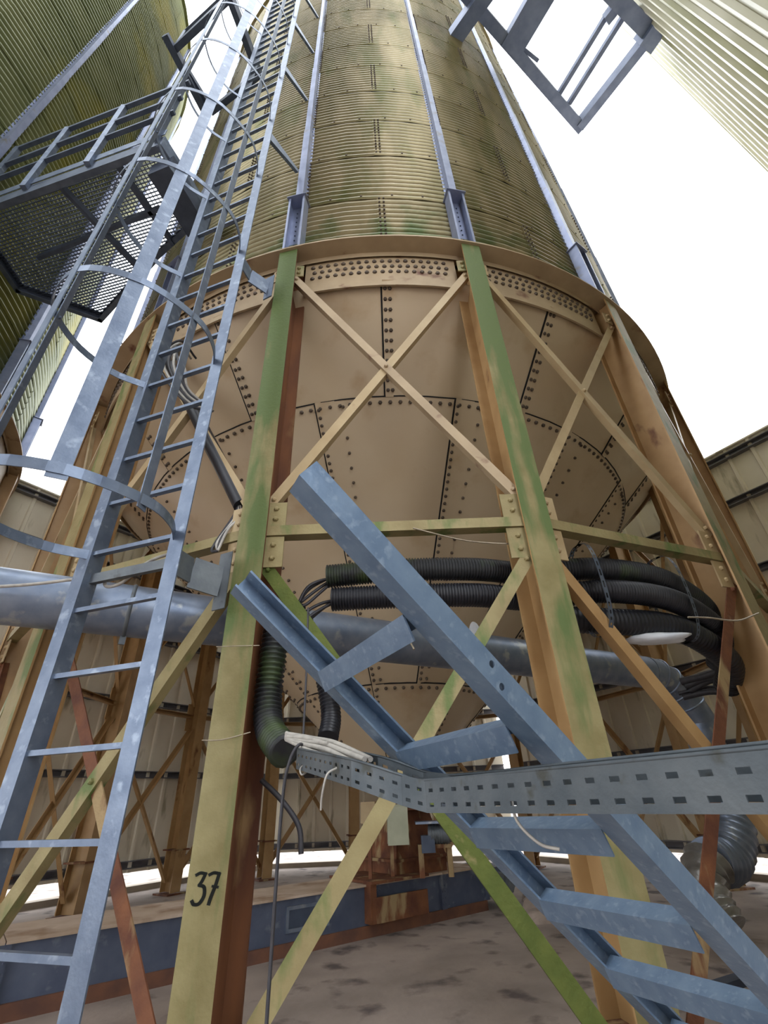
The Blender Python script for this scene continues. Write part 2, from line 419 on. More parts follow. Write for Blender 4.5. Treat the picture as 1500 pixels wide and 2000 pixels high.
def cone_rivets(r0, r1, span, cols, dseam, dring, mid=None):
    b = MB()
    n = max(3, int((r1 - r0) * 1.41 / dseam))
    for i in range(n):
        r = r0 + .05 + (r1 - r0 - .1) * i / (n - 1)
        for c in range(cols):
            th = -span / 2 + (.035 + .05 * c) / r
            b.rivet(pol(th, r, cone_z(r)) + CN(th) * .008, CN(th), .024, .026)
        if mid and i % 2 == 0:
            for m_ in mid:
                th = m_ * span; b.rivet(pol(th, r, cone_z(r)), CN(th), .02, .034)
    n = max(3, int(r1 * span / dring)); r = r1 - .04
    for i in range(n):
        th = -span / 2 + span * (i + .5) / n
        if dring < 5: b.rivet(pol(th, r, cone_z(r)) + CN(th) * .006, CN(th), .024, .026)
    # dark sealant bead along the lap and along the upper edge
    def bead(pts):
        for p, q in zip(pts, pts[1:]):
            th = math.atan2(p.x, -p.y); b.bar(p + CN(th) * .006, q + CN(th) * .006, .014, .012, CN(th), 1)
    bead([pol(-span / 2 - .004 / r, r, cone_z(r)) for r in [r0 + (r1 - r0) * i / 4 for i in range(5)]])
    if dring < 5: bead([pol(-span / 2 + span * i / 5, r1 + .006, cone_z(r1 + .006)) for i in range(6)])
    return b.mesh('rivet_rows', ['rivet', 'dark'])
RHO = [.25, 1.45, 3.96, 4.78]
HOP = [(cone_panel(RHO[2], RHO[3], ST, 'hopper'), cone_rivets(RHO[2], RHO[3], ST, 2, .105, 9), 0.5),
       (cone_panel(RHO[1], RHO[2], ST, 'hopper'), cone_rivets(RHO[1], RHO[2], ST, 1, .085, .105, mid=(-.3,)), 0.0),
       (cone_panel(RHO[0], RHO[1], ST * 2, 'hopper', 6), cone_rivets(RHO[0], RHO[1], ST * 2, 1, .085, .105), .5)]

# support leg: I-section, outer flange at R = RL
def leg_mesh(front, side):
    b = MB(); z0 = .03; z1 = ZR - .002; w = .10; t = .014; D = .30
    poly = [(-w, 0), (w, 0), (w, t), (.006, t), (.006, D - t), (w, D - t), (w, D), (-w, D), (-w, D - t), (-.006, D - t), (-.006, t), (-w, t)]
    mis = [1] + [0] * 11
    b.prof(pol(0, RL, z0), pol(0, RL, z1), list(poly), (1, 0, 0), (0, 1, 0), 0, None)
    for i, f in enumerate(b.f):
        c = sum((Vector(b.v[j]) for j in f), Vector()) / len(f)
        if abs(c.y + RL) < .003: b.mi[i] = 1
    return b.mesh('leg', [side, front])
LEG_ME = {'front': leg_mesh('algae_paint', 'ochre'), 'marked': leg_mesh('algae_paint', 'rust_web'), 'mild': leg_mesh('algae_mild', 'ochre'), 'rear': leg_mesh('ochre', 'ochre')}
def plate_mesh(name, z, hz, half, m):
    b = MB(); b.box(pol(0, RL - .15, z), (half, 0, 0), (0, half + .03, 0), (0, 0, hz)); return b.mesh(name, m)
COLLAR_ME = {k_: plate_mesh('collar', .63 if k_ == 'rear' else .36, .012, .15, 'rust') for k_ in ('front', 'marked', 'mild', 'rear')}
BASE_ME = plate_mesh('base_plate', .012, .012, .18, 'rust')

# braces of one bay
A0 = ST / 2
def brace_mesh(za, zb, sgn, layer, w=.075, m='cream', name='brace', inset=.11):
    """angle from leg on the -side at za to the +side at zb (sgn swaps)"""
    b = MB(); rr = RL - .03 - .02 * layer
    p0 = pol(-A0 * sgn, rr, za); p1 = pol(A0 * sgn, rr, zb)
    d = (p1 - p0).normalized(); p0 = p0 + d * inset; p1 = p1 - d * inset
    out = Vector((0, -1, 0)); s = d.cross(out).normalized()
    if s.z < 0: s = -s
    h = w / 2; t = .008
    b.prof(p0, p1, [(-h, 0), (h, 0), (h, -t), (-h + t, -t), (-h + t, -w * .8), (-h, -w * .8)], s, out)
    c = (p0 + p1) / 2
    b.rivet(p0 + d * .08, out, .018, .02); b.rivet(p1 - d * .08, out, .018, .02)
    if layer == 0: b.rivet(c, out, .02, .022)
    return b.mesh(name, m)
UP = (ZR - .32, ZB + .12); LO = (ZB - .12, .10)
def horiz_mesh(m):
    b = MB(); rr = RL - .015; p0 = pol(-A0, rr, ZB); p1 = pol(A0, rr, ZB); d = (p1 - p0).normalized(); p0 += d * .08; p1 -= d * .08
    b.prof(p0, p1, [(0, 0), (.01, 0), (.01, .035), (.085, .035), (.085, .045), (0, .045)], (0, 1, 0), (0, 0, 1))
    b.prof(p0, p1, [(0, -.03), (.09, -.03), (.09, -.022), (.008, -.022), (.008, .0), (0, .0)], (0, 1, 0), (0, 0, 1))
    return b.mesh('horizontal_brace', m)
def gusset_mesh(sgn, z0, z1, wid, m):
    b = MB(); p = pol(A0 * sgn, RL - .035, 0); x = -sgn
    cx = p + Vector((x * math.cos(A0), 0, 0)) * (.07 + wid / 2)
    b.box(cx + Vector((0, 0, (z0 + z1) / 2)) - Vector((0, .0, 0)), (wid / 2, 0, 0), (0, .006, 0), (0, 0, (z1 - z0) / 2))
    for dz in (.28, .72): b.rivet(cx + Vector((0, -.006, z0 + (z1 - z0) * dz)), (0, -1, 0), .02, .02)
    return b.mesh('gusset', m)
def bracing(m_up1, m_up2, m_lo1, m_lo2, m_h, m_g):
    return dict(b=[brace_mesh(UP[0], UP[1], 1, 0, m=m_up1), brace_mesh(UP[0], UP[1], -1, 1, m=m_up2),
                   brace_mesh(LO[0], LO[1], 1, 1, m=m_lo1, w=.085), brace_mesh(LO[0], LO[1], -1, 0, m=m_lo2, w=.085)],
                h=horiz_mesh(m_h), g=[gusset_mesh(s_, z0, z1, w_, m_g) for s_ in (1, -1) for z0, z1, w_ in ((ZB - .26, ZB - .035, .14), (ZB + .05, ZB + .24, .14), (ZR - .42, ZR - .24, .10))])
BR = {'front': bracing('rust_ring', 'cream', 'moss', 'algae_mild', 'algae_mild', 'algae_mild'),
      'right': bracing('cream', 'cream', 'ochre', 'rust', 'algae_mild', 'cream'),
      'left': bracing('cream', 'cream', 'rust', 'algae_mild', 'algae_mild', 'cream'),
      'rear': bracing('ochre', 'ochre', 'ochre', 'ochre', 'ochre', 'ochre')}

def silo(label, c, rz, sheet, tiers=13, detail=True, legs=True):
    root = thing('grain_silo', label, 'silo', loc=c, rz=rz)
    for t in range(tiers):
        me = sheet_mesh('sheet_green' if (detail and t == 0) else sheet)
        for k in range(NB):
            a = ST * (k + (.5 if t % 2 == 0 else 0.0))
            s = link('corrugated_sheet', me, root, loc=(0, 0, ZT0 + t * TH), rz=a)
            if detail and (k < 6 or k > 9):
                link('sheet_bolts', BOLT_ME, s, kind='stuff')
                if t == 0: link('base_bolts', BASEBOLT_ME, s, kind='stuff')
    rf = MB(); zt = ZT0 + tiers * TH; vs = [pol(2 * PI * k / 48, RC + .1, zt) for k in range(48)]
    rf.add(vs + [Vector((0, 0, zt + 2.4))], [(k, (k + 1) % 48, 48) for k in range(48)] + [list(range(47, -1, -1))])
    obj('roof', rf, sheet, root)
    for k in range(NB):
        a = ST * (k + .5)
        for i, me in enumerate(STIFF_ME): link('stiffener', me, root, rz=a)
        link('stiffener_cap', CAP_ME, root, rz=a)
        p = link('ring_plate', RING_ME, root, rz=ST * k)
        if detail: link('bolt_rows', RINGB_ME, p, kind='stuff')
        link('ring_ledge', LEDGE_ME, root, rz=ST * k)
        for i, (pm, rm, off) in enumerate(HOP):
            if i == 2 and k % 2: continue
            h = link('hopper_sheet', pm, root, rz=ST * (k + off))
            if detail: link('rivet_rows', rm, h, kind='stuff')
        if not legs: continue
        kind = 'marked' if k == 15 else 'front' if k == 0 else 'mild' if k in (1, 2, 13, 14) else 'rear'
        l = link('leg', LEG_ME[kind], root, rz=a); link('base_plate', BASE_ME, l); link('collar', COLLAR_ME[kind], l)
        if k == 15 and detail: root['leg37'] = l.name
        kind = 'front' if k == 0 else 'right' if k in (1, 2) else 'left' if k in (14, 15) else 'rear'
        if detail:
            for me in BR[kind]['b']: link('brace', me, root, rz=ST * k)
            link('horizontal_brace', BR[kind]['h'], root, rz=ST * k)
            for me in BR[kind]['g']: link('gusset', me, root, rz=ST * k)
    return root
main = silo('tall corrugated grain silo with cream riveted hopper on legs, leg numbered 37', C0, PH, 'sheet')
silo('yellow-green corrugated silo beyond the railed walkway and caged ladder', Vector((-10.08, 3.18, 0)), .12, 'sheet_left', detail=False)
silo('unseen corrugated silo added behind the camera to shade the front', Vector((-3.0, -8.4, 0)), .1, 'sheet', detail=False)  # added silo out of view, blocks sky light from the front legs and hopper
# tall clad building on the right
bf = Vector((.862, -1.10, 0)); bd = Vector((.788, .616, 0)).normalized(); bn = Vector((-.616, .788, 0)).normalized()   # bn faces the yard
bld = thing('clad_building', 'tall building clad in pale vertical ribbed sheets behind the overhead steel frame', 'building', loc=bf, rz=math.atan2(bd.y, bd.x))
BH = 24.0; PT = .36
b = MB(); b.abox(1.66, 9.22, -7.0, -.06, 0, BH); obj('building_core', b, 'girt', bld)
prof = []
for q in range(3):
    x = q * PT; prof += [(x, 0), (x + .20, 0), (x + .235, .055), (x + .325, .055), (x + .36, 0)]
prof = [p for i, p in enumerate(prof) if i == 0 or p != prof[i - 1]]
b = MB()
for y0 in (0, -.01):
    vs = []
    for x, h in prof: vs += [(x, h + y0, 0.0), (x, h + y0, BH)]
    b.add(vs, [(2 * i, 2 * i + 2, 2 * i + 3, 2 * i + 1)[::(-1 if y0 == 0 else 1)] for i in range(len(prof) - 1)])
CLAD = b.mesh('ribbed_sheet', 'clad')
for i in range(7): link('ribbed_sheet', CLAD, bld, loc=(1.66 + i * 3 * PT, -.04, 0))
b = MB(); b.abox(9.2, 9.28, -.12, .03, 0, BH); obj('corner_flashing', b, 'clad', bld)

# hopper outlet and slide gate (parts of the silo)
b = MB(); vs = []
for z, r in ((cone_z(.27), .27), (cone_z(.27) - .12, .27)):
    vs += [pol(2 * PI * k / 20, r, z) for k in range(20)]
b.add(vs, [(k, 20 + k, 20 + (k + 1) % 20, (k + 1) % 20)[::-1] for k in range(20)], 0, True)
b.box((0, 0, cone_z(.27) - .13), (.4, 0, 0), (0, .36, 0), (0, 0, .012)); b.box((0, 0, cone_z(.27) - .2), (.4, 0, 0), (0, .36, 0), (0, 0, .012))
obj('outlet_collar', b, 'rust', main)
b = MB()
zt = cone_z(.27) - .2; t4 = [(-.28, -.28), (.28, -.28), (.28, .28), (-.28, .28)]; b4 = [(-.42, -.42), (.42, -.42), (.42, .42), (-.42, .42)]
b.add([(x, y, zt) for x, y in t4] + [(x, y, .62) for x, y in b4] + [(x, y, .44) for x, y in b4], [(k, (k + 1) % 4, 4 + (k + 1) % 4, 4 + k)[::-1] for k in range(4)] + [(4 + k, 4 + (k + 1) % 4, 8 + (k + 1) % 4, 8 + k)[::-1] for k in range(4)])
b.box((0, 0, .62), (.46, 0, 0), (0, .46, 0), (0, 0, .015))
obj('outlet_chute', b, 'rust', main, rz=math.radians(39))

# painted number on the leg
def stroke(b, pts, w):
    pts = spline([Vector((p[0], 0, p[1])) for p in pts], 6)
    for p, q in zip(pts, pts[1:]):
        d = (q - p); L = d.length
        if L < 1e-6: continue
        d.normalize(); s = Vector((-d.z, 0, d.x))
        b.box((p + q) / 2, d * (L / 2 + w * .3), s * (w / 2), Vector((0, .0012, 0)))
leg37 = bpy.data.objects[main['leg37']]
del main['leg37']
nb_ = MB()
stroke(nb_, [(-.072, .088), (-.045, .10), (-.012, .095)], .02); stroke(nb_, [(-.012, .097), (-.03, .05), (-.045, .025)], .02)
stroke(nb_, [(-.045, .025), (-.012, .012), (-.006, -.04), (-.03, -.085), (-.062, -.09), (-.078, -.07)], .021)
stroke(nb_, [(.012, .088), (.04, .10), (.074, .095)], .02); stroke(nb_, [(.074, .095), (.058, .02), (.038, -.05), (.03, -.09)], .021); stroke(nb_, [(.04, .018), (.075, .012)], .016)
n37 = obj('painted_number', nb_, 'black_paint', leg37); n37['label'] = 'black stencilled number 37'
n37.location = pol(0, RL + .002, .93); n37.scale = (.8, 1, .6)
# ================================================================== objects
# ------------------------------------------------------------------ caged ladder
LS = 1.2
RA = Vector((-1.03, 1.98, 0)) * LS; LA = Vector((-1.50, 2.13, 0)) * LS
lad = thing('caged_ladder', 'galvanised vertical ladder with safety cage fixed beside the leg marked 37', 'ladder', loc=((RA + LA) / 2))
off = (RA + LA) / 2
ld = (LA - RA).normalized(); ln = Vector((-ld.y, ld.x, 0))      # ln points away from the cage
if ln.y < 0: ln = -ln
LTOP = CAMH + 16.5
for q, sgn in ((RA, 1), (LA, -1)):
    b = MB(); p = q - off
    b.prof(p + Vector((0, 0, .0)), p + Vector((0, 0, LTOP)), [(0, -.03), (.10, -.03), (.10, -.022), (.008, -.022), (.008, .05), (0, .05)] if sgn > 0 else [(0, -.03), (-.09, -.03), (-.09, -.022), (-.008, -.022), (-.008, .07), (0, .07)], -ld, ln)
    obj('rail', b, 'galv', lad)
RUNG0 = CAMH - .09 * LS
b = MB(); b.prof(RA - off, LA - off, [(-.016, -.013), (.016, -.013), (.016, .013), (-.016, .013)], ln, (0, 0, 1)); RUNG_ME = b.mesh('rung', 'galv')
for k in range(-3, 45): link('rung', RUNG_ME, lad, loc=(0, 0, RUNG0 + .306 * LS * k))
HOOPP = [(-1.03, 1.98), (-.985, 1.82), (-1.02, 1.64), (-1.22, 1.41), (-1.50, 1.335), (-1.74, 1.50), (-1.78, 1.76), (-1.68, 1.99), (-1.50, 2.13)]
hp = spline([Vector((x, y, 0)) * LS - off for x, y in HOOPP], 5)
def band(path, z0, h, t=.006):
    b = MB(); m = len(path); vs = []; fs = []
    cen = sum(path, Vector()) / m
    for p in path:
        o_ = (p - cen).normalized()
        for dr in (0, t):
            for z in (z0, z0 + h): vs.append(p + o_ * dr + Vector((0, 0, z)))
    for i in range(m - 1):
        a = 4 * i; c = a + 4
        fs += [(a, a + 1, c + 1, c), (a + 2, c + 2, c + 3, a + 3), (a, c, c + 2, a + 2), (a + 1, a + 3, c + 3, c + 1)]
    fs += [(0, 2, 3, 1), (4 * m - 4, 4 * m - 3, 4 * m - 1, 4 * m - 2)]
    b.add(vs, fs); return b
HOOP_ME = band(hp, 0, .06).mesh('cage_hoop', 'galv')
for k in range(11):
    link('cage_hoop', HOOP_ME, lad, loc=(0, 0, CAMH + (1.10 + 1.235 * k) * LS))
cen = sum(hp, Vector()) / len(hp)
for (x, y), w in (((-1.02, 1.64), .055), ((-1.235, 1.40), .075), ((-1.53, 1.335), .05), ((-1.775, 1.60), .05)):
    w *= LS; p = Vector((x, y, 0)) * LS - off; o_ = (p - cen).normalized(); s = Vector((-o_.y, o_.x, 0))
    b = MB(); b.prof(p - o_ * .008 + Vector((0, 0, CAMH + 1.08 * LS)), p - o_ * .008 + Vector((0, 0, LTOP)), [(-w / 2, 0), (w / 2, 0), (w / 2, .006), (-w / 2, .006)], s, o_)
    for k in range(4): b.rivet(p - o_ * .009 + Vector((0, 0, CAMH + (1.125 + 1.235 * k) * LS)), -o_, .012, .012)
    obj('cage_strap', b, 'galv', lad)
# standoff brackets to leg and to silo stiffeners
legL = C0 + pol(-ST / 2 + PH, RL)
b = MB(); z = CAMH + 1.02 * LS
p = RA - off + ln * .03; q = Vector((legL.x - .14, legL.y - .05, 0)) - off
mid = p.lerp(q, .35) + Vector((-.02, .06, 0))
b.bar(p + Vector((0, 0, z)), mid + Vector((0, 0, z)), .012, .16); b.bar(mid + Vector((0, 0, z - .01)), q + Vector((0, 0, z - .03)), .012, .20)
b.box(q + Vector((0.01, 0, z - .02)), (.045, -.02, 0), (0, .006, 0), (0, 0, .19))
obj('leg_bracket', b, 'galv_dull', lad)
b = MB(); z = CAMH + 4.3
b.bar(p + Vector((0, 0, z)), mid + Vector((0, 0, z)), .012, .17); b.bar(mid + Vector((0, 0, z - .01)), q + Vector((0, 0, z - .03)), .012, .20)
b.box(q + Vector((0.01, 0, z - .02)), (.045, -.02, 0), (0, .006, 0), (0, 0, .17))
obj('leg_bracket', b, 'galv', lad)
z = CAMH + 1.02 * LS
b = MB(); b.bar(LA - off + ln * .03 + Vector((0, 0, z - .02)), RA - off + ln * .03 + Vector((0, 0, z - .02)), .03, .06)
obj('cross_strut', b, 'galv_dull', lad)
for k, zz in enumerate((6.95, 9.35, 11.6, 13.8, 15.9)):
    b = MB(); z = CAMH + zz; p = RA - off + ln * .03; q = legL + Vector((-.06, .06, 0)) - off
    b.add([p + Vector((0, 0, z - .09)), p + Vector((0, 0, z + .09)), q + Vector((0, 0, z + .03)), q + Vector((0, 0, z - .03)),
           p + Vector((.04, -.01, z - .09)), p + Vector((.04, -.01, z + .09)), q + Vector((.04, -.01, z + .03)), q + Vector((.04, -.01, z - .03))],
          [(0, 1, 2, 3), (4, 7, 6, 5), (0, 4, 5, 1), (1, 5, 6, 2), (2, 6, 7, 3), (3, 7, 4, 0)])
    obj('wall_bracket', b, 'galv', lad)

# ------------------------------------------------------------------ steel stair flight
s_ = Vector((.262, .205, -.246)); sh = s_.normalized(); tt = Vector((.296, -.545, 0)).normalized()
uu = tt.cross(sh); uu = uu if uu.z > 0 else -uu; uu.normalize()
SS = .92
s_ = s_ * SS; N3 = V(.561 * SS, 1.56 * SS, -.09 * SS); F3 = V(.265 * SS, 2.105 * SS, -.099 * SS)
stair = thing('steel_stair', 'blue-grey galvanised steel stair flight with six open treads, cut off at the top', 'stair')
def channel(p0, p1, to0, to1, h):
    b = MB(); t = .007
    # web at to1, flanges back to to0
    a, c = (to0, to1)
    sg = 1 if c > a else -1
    poly = [(c, 0), (c, h), (a, h), (a, h - t), (c - sg * t, h - t), (c - sg * t, t), (a, t), (a, 0)]
    b.prof(p0, p1, poly, tt, uu); return b
k0, k1 = -.02, 7.95
ch = channel(N3 + s_ * (k0 - 3), N3 + s_ * (k1 - 3), 0, .07, .062)
import bmesh
def drilled(name, me, holes, parent):
    o = link(name, me, parent); bm = bmesh.new(); bm.from_mesh(me)
    bmesh.ops.remove_doubles(bm, verts=bm.verts, dist=1e-5); bmesh.ops.recalc_face_normals(bm, faces=bm.faces); bm.to_mesh(me); bm.free()
    c = MB()
    for p, ax in holes: c.tube([p - ax * .02, p + ax * .02], .009, 14)
    cm = c.mesh('drill', 'galv_stair'); bm = bmesh.new(); bm.from_mesh(cm)
    bmesh.ops.remove_doubles(bm, verts=bm.verts, dist=1e-6); bmesh.ops.recalc_face_normals(bm, faces=bm.faces); bm.to_mesh(cm); bm.free()
    co = link('drill', cm); m_ = o.modifiers.new('holes', 'BOOLEAN'); m_.operation = 'DIFFERENCE'; m_.solver = 'EXACT'; m_.object = co
    bpy.context.view_layer.update()
    new = bpy.data.meshes.new_from_object(o.evaluated_get(bpy.context.evaluated_depsgraph_get()))
    o.modifiers.clear(); o.data = new; bpy.data.objects.remove(co); return o
drilled('stringer', ch.mesh('stringer', 'galv_stair'), [(N3 + s_ * (dk - 3) + tt * .07 + uu * du, tt) for dk, du in ((1.62, .042), (1.75, .018))], stair)
obj('stringer', channel(F3 + s_ * (k0 - 3), F3 + s_ * (k1 - 3), .01, -.06, .075), 'galv_stair', stair)
al = math.radians(27); run = Vector((.787, .617, 0))
v1 = run * math.cos(al) + Vector((0, 0, math.sin(al))); v2 = -(Vector((0, 0, math.cos(al))) - run * math.sin(al))
for k in range(1, 7):
    f = F3 + s_ * (k - 3); n = N3 + s_ * (k - 3) - tt * .002
    b = MB(); t = .005; d_ = .062; lp = .066
    b.prof(f, n, [(0, 0), (d_, 0), (d_, lp * .6), (d_ - t, lp * .6), (d_ - t, t), (t, t), (t, lp), (0, lp)], v1, v2)
    obj('tread', b, 'galv_stair', stair)

# ------------------------------------------------------------------ perforated cable tray
K = .8
trayp = [(-.42, 2.26, .205), (-.14, 1.735, .118), (.02, 1.60, .062), (.085, 1.525, .044), (.325, 1.086, .043), (.565, .648, .043), (.853, .122, .044)]
tray = thing('cable_tray', 'slotted galvanised cable tray crossing in front of the stair', 'cable tray')
path = [V(*p) for p in trayp]; H = .078
def seg_side(lenx, z0, h, slots, b, P0, P1, outn, mi=0):
    """side wall from P0 to P1 with two rows of real slots"""
    d = P1 - P0; L = d.length; d = d / L; up = Vector((0, 0, 1)); n = max(1, round(L / .056)); cell = L / n
    xs = [0]; 
    for i in range(n): xs += [i * cell + cell * .31, i * cell + cell * .69]
    xs.append(L)
    zs = [0, .014, .023, .048, .057, h]
    for i in range(len(xs) - 1):
        for j in range(len(zs) - 1):
            hole = (i % 2 == 1) and j in (1, 3)
            if hole: continue
            q = [P0 + d * xs[i] + up * zs[j], P0 + d * xs[i + 1] + up * zs[j], P0 + d * xs[i + 1] + up * zs[j + 1], P0 + d * xs[i] + up * zs[j + 1]]
            b.add(q + [v + outn * .0025 for v in q], [(0, 1, 2, 3), (7, 6, 5, 4), (0, 4, 5, 1), (1, 5, 6, 2), (2, 6, 7, 3), (3, 7, 4, 0)], mi)
fr = MB(); bk = MB(); bt = MB()
WID = .10
offs = []
for i, p in enumerate(path):
    d = (path[min(i + 1, len(path) - 1)] - path[max(i - 1, 0)]); d.z = 0; d.normalize(); offs.append(Vector((-d.y, d.x, 0)) if Vector((-d.y, d.x, 0)).y > 0 else Vector((d.y, -d.x, 0)))
down = Vector((0, 0, -H))
for i in range(len(path) - 1):
    a, c = path[i], path[i + 1]; oa, oc = offs[i] * WID, offs[i + 1] * WID
    seg_side(0, 0, H, 0, fr, a + down, c + down, -offs[i])
    lift = Vector((0, 0, .012))
    seg_side(0, 0, H, 0, bk, a + down + oa + lift, c + down + oc + lift, offs[i])
    bt.add([a + down, c + down, c + down + oc, a + down + oa, a + down + Vector((0, 0, .003)), c + down + Vector((0, 0, .003)), c + down + oc + Vector((0, 0, .003)), a + down + oa + Vector((0, 0, .003))],
           [(0, 1, 2, 3)[::-1], (4, 5, 6, 7), (0, 1, 5, 4), (2, 3, 7, 6)])
fr.tube(spline(path, 4), .0042, 6); bk.tube(spline([p + o_ * WID + Vector((0, 0, .012)) for p, o_ in zip(path, offs)], 4), .004, 6)
obj('front_side', fr, 'tray', tray); obj('rear_side', bk, 'tray', tray); obj('tray_floor', bt, 'tray', tray)
post = MB(); pp = path[0] + offs[0] * .05
# cables lying in the tray
for i in range(9):
    b = MB(); zz = -.055 + .012 * (i % 4); f0 = .2 + .07 * i
    pts = [path[0] + Vector((-.10, .22, .06 + .004 * i)), path[0] + offs[0] * (.02 + .008 * i) + Vector((0, 0, zz + .06)), path[0].lerp(path[1], .45) + offs[1] * (.03 + .006 * i) + Vector((0, 0, zz + .045 + .01 * (i % 3)))]
    if i % 2: pts.append(path[1] + offs[1] * (.03 + .006 * i) + Vector((0, 0, zz + .02)))
    b.tube(spline(pts, 5), .0075 + .002 * (i % 2), 7)
    tag(obj('cable', b, 'cable_grey'), 'longer pale cut cable running on to the bend of the slotted tray' if i % 2 else 'short pale cut cable ending just inside the slotted tray', 'cable', 'long cut cables in the tray' if i % 2 else 'short cut cables in the tray end')
# grey cable loop hooked over tray end and hanging cable
b = MB(); e = path[0]
b.tube(spline([e + Vector((.04, .05, -.01)), e + Vector((.01, -.01, .015)), e + Vector((-.025, -.03, -.05)), e + Vector((-.045, -.03, -.2)), e + Vector((-.05, -.02, -.7)), e + Vector((-.05, -.02, -1.44))], 7), .007, 7)
tag(obj('hanging_cable', b, 'cable_dark'), 'thin grey cable hooked over the tray end and hanging to the floor', 'cable')
b = MB(); hx = V(-.40, 2.3, 0)
b.tube(spline([V(-.47, 2.62, .98), V(-.455, 2.58, .6), V(-.44, 2.5, .25)], 6), .006, 6)
tag(obj('thin_rod', b, 'cable_dark'), 'thin dark rod hanging behind the stair beside the mossy hose', 'rod')
for pts, lab in (([V(-.38, 2.21, .14), V(-.39, 2.18, .12), V(-.38, 2.17, .10), V(-.365, 2.19, .11)], 'short curled white wire end poking through the tray end slots'),
                 ([V(-.2, 1.82, .10), V(-.23, 1.80, .08), V(-.245, 1.8, .02), V(-.25, 1.82, -.02)], 'bent white wire end hanging below the tray near its bend'),
                 ([V(.26, 1.24, .0), V(.265, 1.24, -.05), V(.30, 1.22, -.09), V(.335, 1.2, -.10)], 'bent wire hanging below the level tray over a stair tread')):
    b = MB(); b.tube(spline(pts, 5), .0035, 6); tag(obj('wire_end', b, 'cable_grey'), lab, 'wire')

# ------------------------------------------------------------------ large galvanised pipe
pd = Vector((1, .545, 0)).normalized(); PR = .185
P0 = V(-3.6, 2.3, 1.25); P1 = V(3.12, 5.96, 1.22)
pipe = thing('air_pipe', 'large galvanised steel pipe running level behind the front legs and bending down', 'pipe')
b = MB(); b.tube([P0.lerp(P1, i / 12) for i in range(13)], PR, 28); obj('pipe_run', b, 'galv_pipe', pipe)
def bez(a, c, d, n):
    return [a.lerp(c, i / n).lerp(c.lerp(d, i / n), i / n) for i in range(n + 1)]
el = bez(P1, P1 + Vector((.45, .25, 0)), P1 + Vector((.62, .30, -.55)), 5)
b = MB(); b.tube(el, PR + .004, 28); obj('pipe_elbow', b, 'galv_pipe', pipe)
for i in (1, 2, 3, 4):
    b = MB(); d = (el[i + 1] - el[i - 1]).normalized(); b.tube([el[i] - d * .012, el[i] - d * .004, el[i] + d * .004, el[i] + d * .012], PR, 28, rf=lambda k: PR + (.006 if k in (0, 3) else .018)); obj('elbow_seam', b, 'galv_pipe', pipe)
b = MB(); b.tube([el[-1], el[-1] + Vector((-.08, -.04, -.62))], PR, 28); obj('down_pipe', b, 'galv_pipe', pipe)
for f in (.255, .36, .66, .80):
    c = P0.lerp(P1, f); b = MB()
    b.tube([c - pd * .014, c - pd * .008, c + pd * .008, c + pd * .014], PR, 28, rf=lambda k: PR + (.002 if k in (0, 3) else .009))
    b.box(c + Vector((0, 0, -PR - .03)), pd * .02, Vector((-pd.y, pd.x, 0)) * .008, (0, 0, .03))
    obj('pipe_clamp', b, 'galv_dull', pipe)
# flexible duct and its taped end
dk = thing('flexible_duct', 'grey ribbed flexible duct with silver-taped end near the right-hand wall', 'duct')
dpts = spline([V(3.66, 6.22, .03), V(3.62, 6.10, -.15), V(3.50, 5.98, -.42), V(3.28, 5.86, -.62), V(3.0, 5.68, -.62)], 10)
dr = resample(dpts, .02); b = MB(); b.tube(dr, .17, 20, rf=lambda i: .20 + (.014 if i % 4 == 0 else 0)); obj('ribbed_sleeve', b, 'galv_pipe', dk)
b = MB(); tp = spline([V(3.0, 5.68, -.62), V(2.86, 5.60, -.74), V(2.83, 5.50, -.92), V(2.86, 5.40, -1.05)], 6)
b.tube(tp, .17, 16, rf=lambda i: .20 + .02 * math.sin(i * 2.1) - .003 * i); obj('taped_end', b, 'tape', dk)

# ------------------------------------------------------------------ corrugated black conduits
def hose(pts, r, label, m='hose', pitch=.02, amp=.005, group=None):
    p = resample(spline(pts, 10), pitch / 4); b = MB()
    b.tube(p, r, 14, rf=lambda i: r + (amp if i % 4 < 2 else -amp))
    o = obj('corrugated_conduit', b, m); return tag(o, label, 'hose', group)
B2 = lambda f, R, z: (C0 + pol(PH + ST * f, R, 0)) + Vector((0, 0, z + CAMH))
hose([B2(-.27, RL - .37, 1.36), B2(0, RL - .36, 1.37), B2(.3, RL - .36, 1.37), B2(.55, RL - .42, 1.38), B2(.8, RL - .26, 1.38), B2(1.1, RL - .2, 1.34), B2(1.38, RL - .24, 1.18), B2(1.5, RL - .42, 1.02)], .078, 'upper black corrugated conduit under the horizontal brace, mossy on top', 'hose_mossy')
hose([B2(-.25, RL - .38, 1.19), B2(0, RL - .37, 1.18), B2(.3, RL - .37, 1.18), B2(.55, RL - .42, 1.18), B2(.8, RL - .22, 1.19), B2(1.1, RL - .16, 1.15), B2(1.38, RL - .22, 1.00), B2(1.5, RL - .40, .82)], .078, 'lower black corrugated conduit of the pair, just above the galvanised pipe')
hose([B2(.58, RL - .40, 1.03), B2(.8, RL - .30, 1.00), B2(1.1, RL - .22, .97), B2(1.38, RL - .24, .80), B2(1.5, RL - .40, .65)], .09, 'smooth black conduit lowest in the strapped bundle right of the mossy leg', 'hose', .03, .002)
lx = C0 + pol(PH - ST / 2, RL - .15)
hose([lx + Vector((.155, .02, CAMH + 1.05)), lx + Vector((.15, .0, CAMH + .75)), lx + Vector((.15, -.02, CAMH + .5)), lx + Vector((.20, -.10, CAMH + .34)), lx + Vector((.33, -.30, CAMH + .22))], .074, 'mossy black corrugated conduit bending from leg 37 to the tray end', 'hose_mossy', .03, .008)
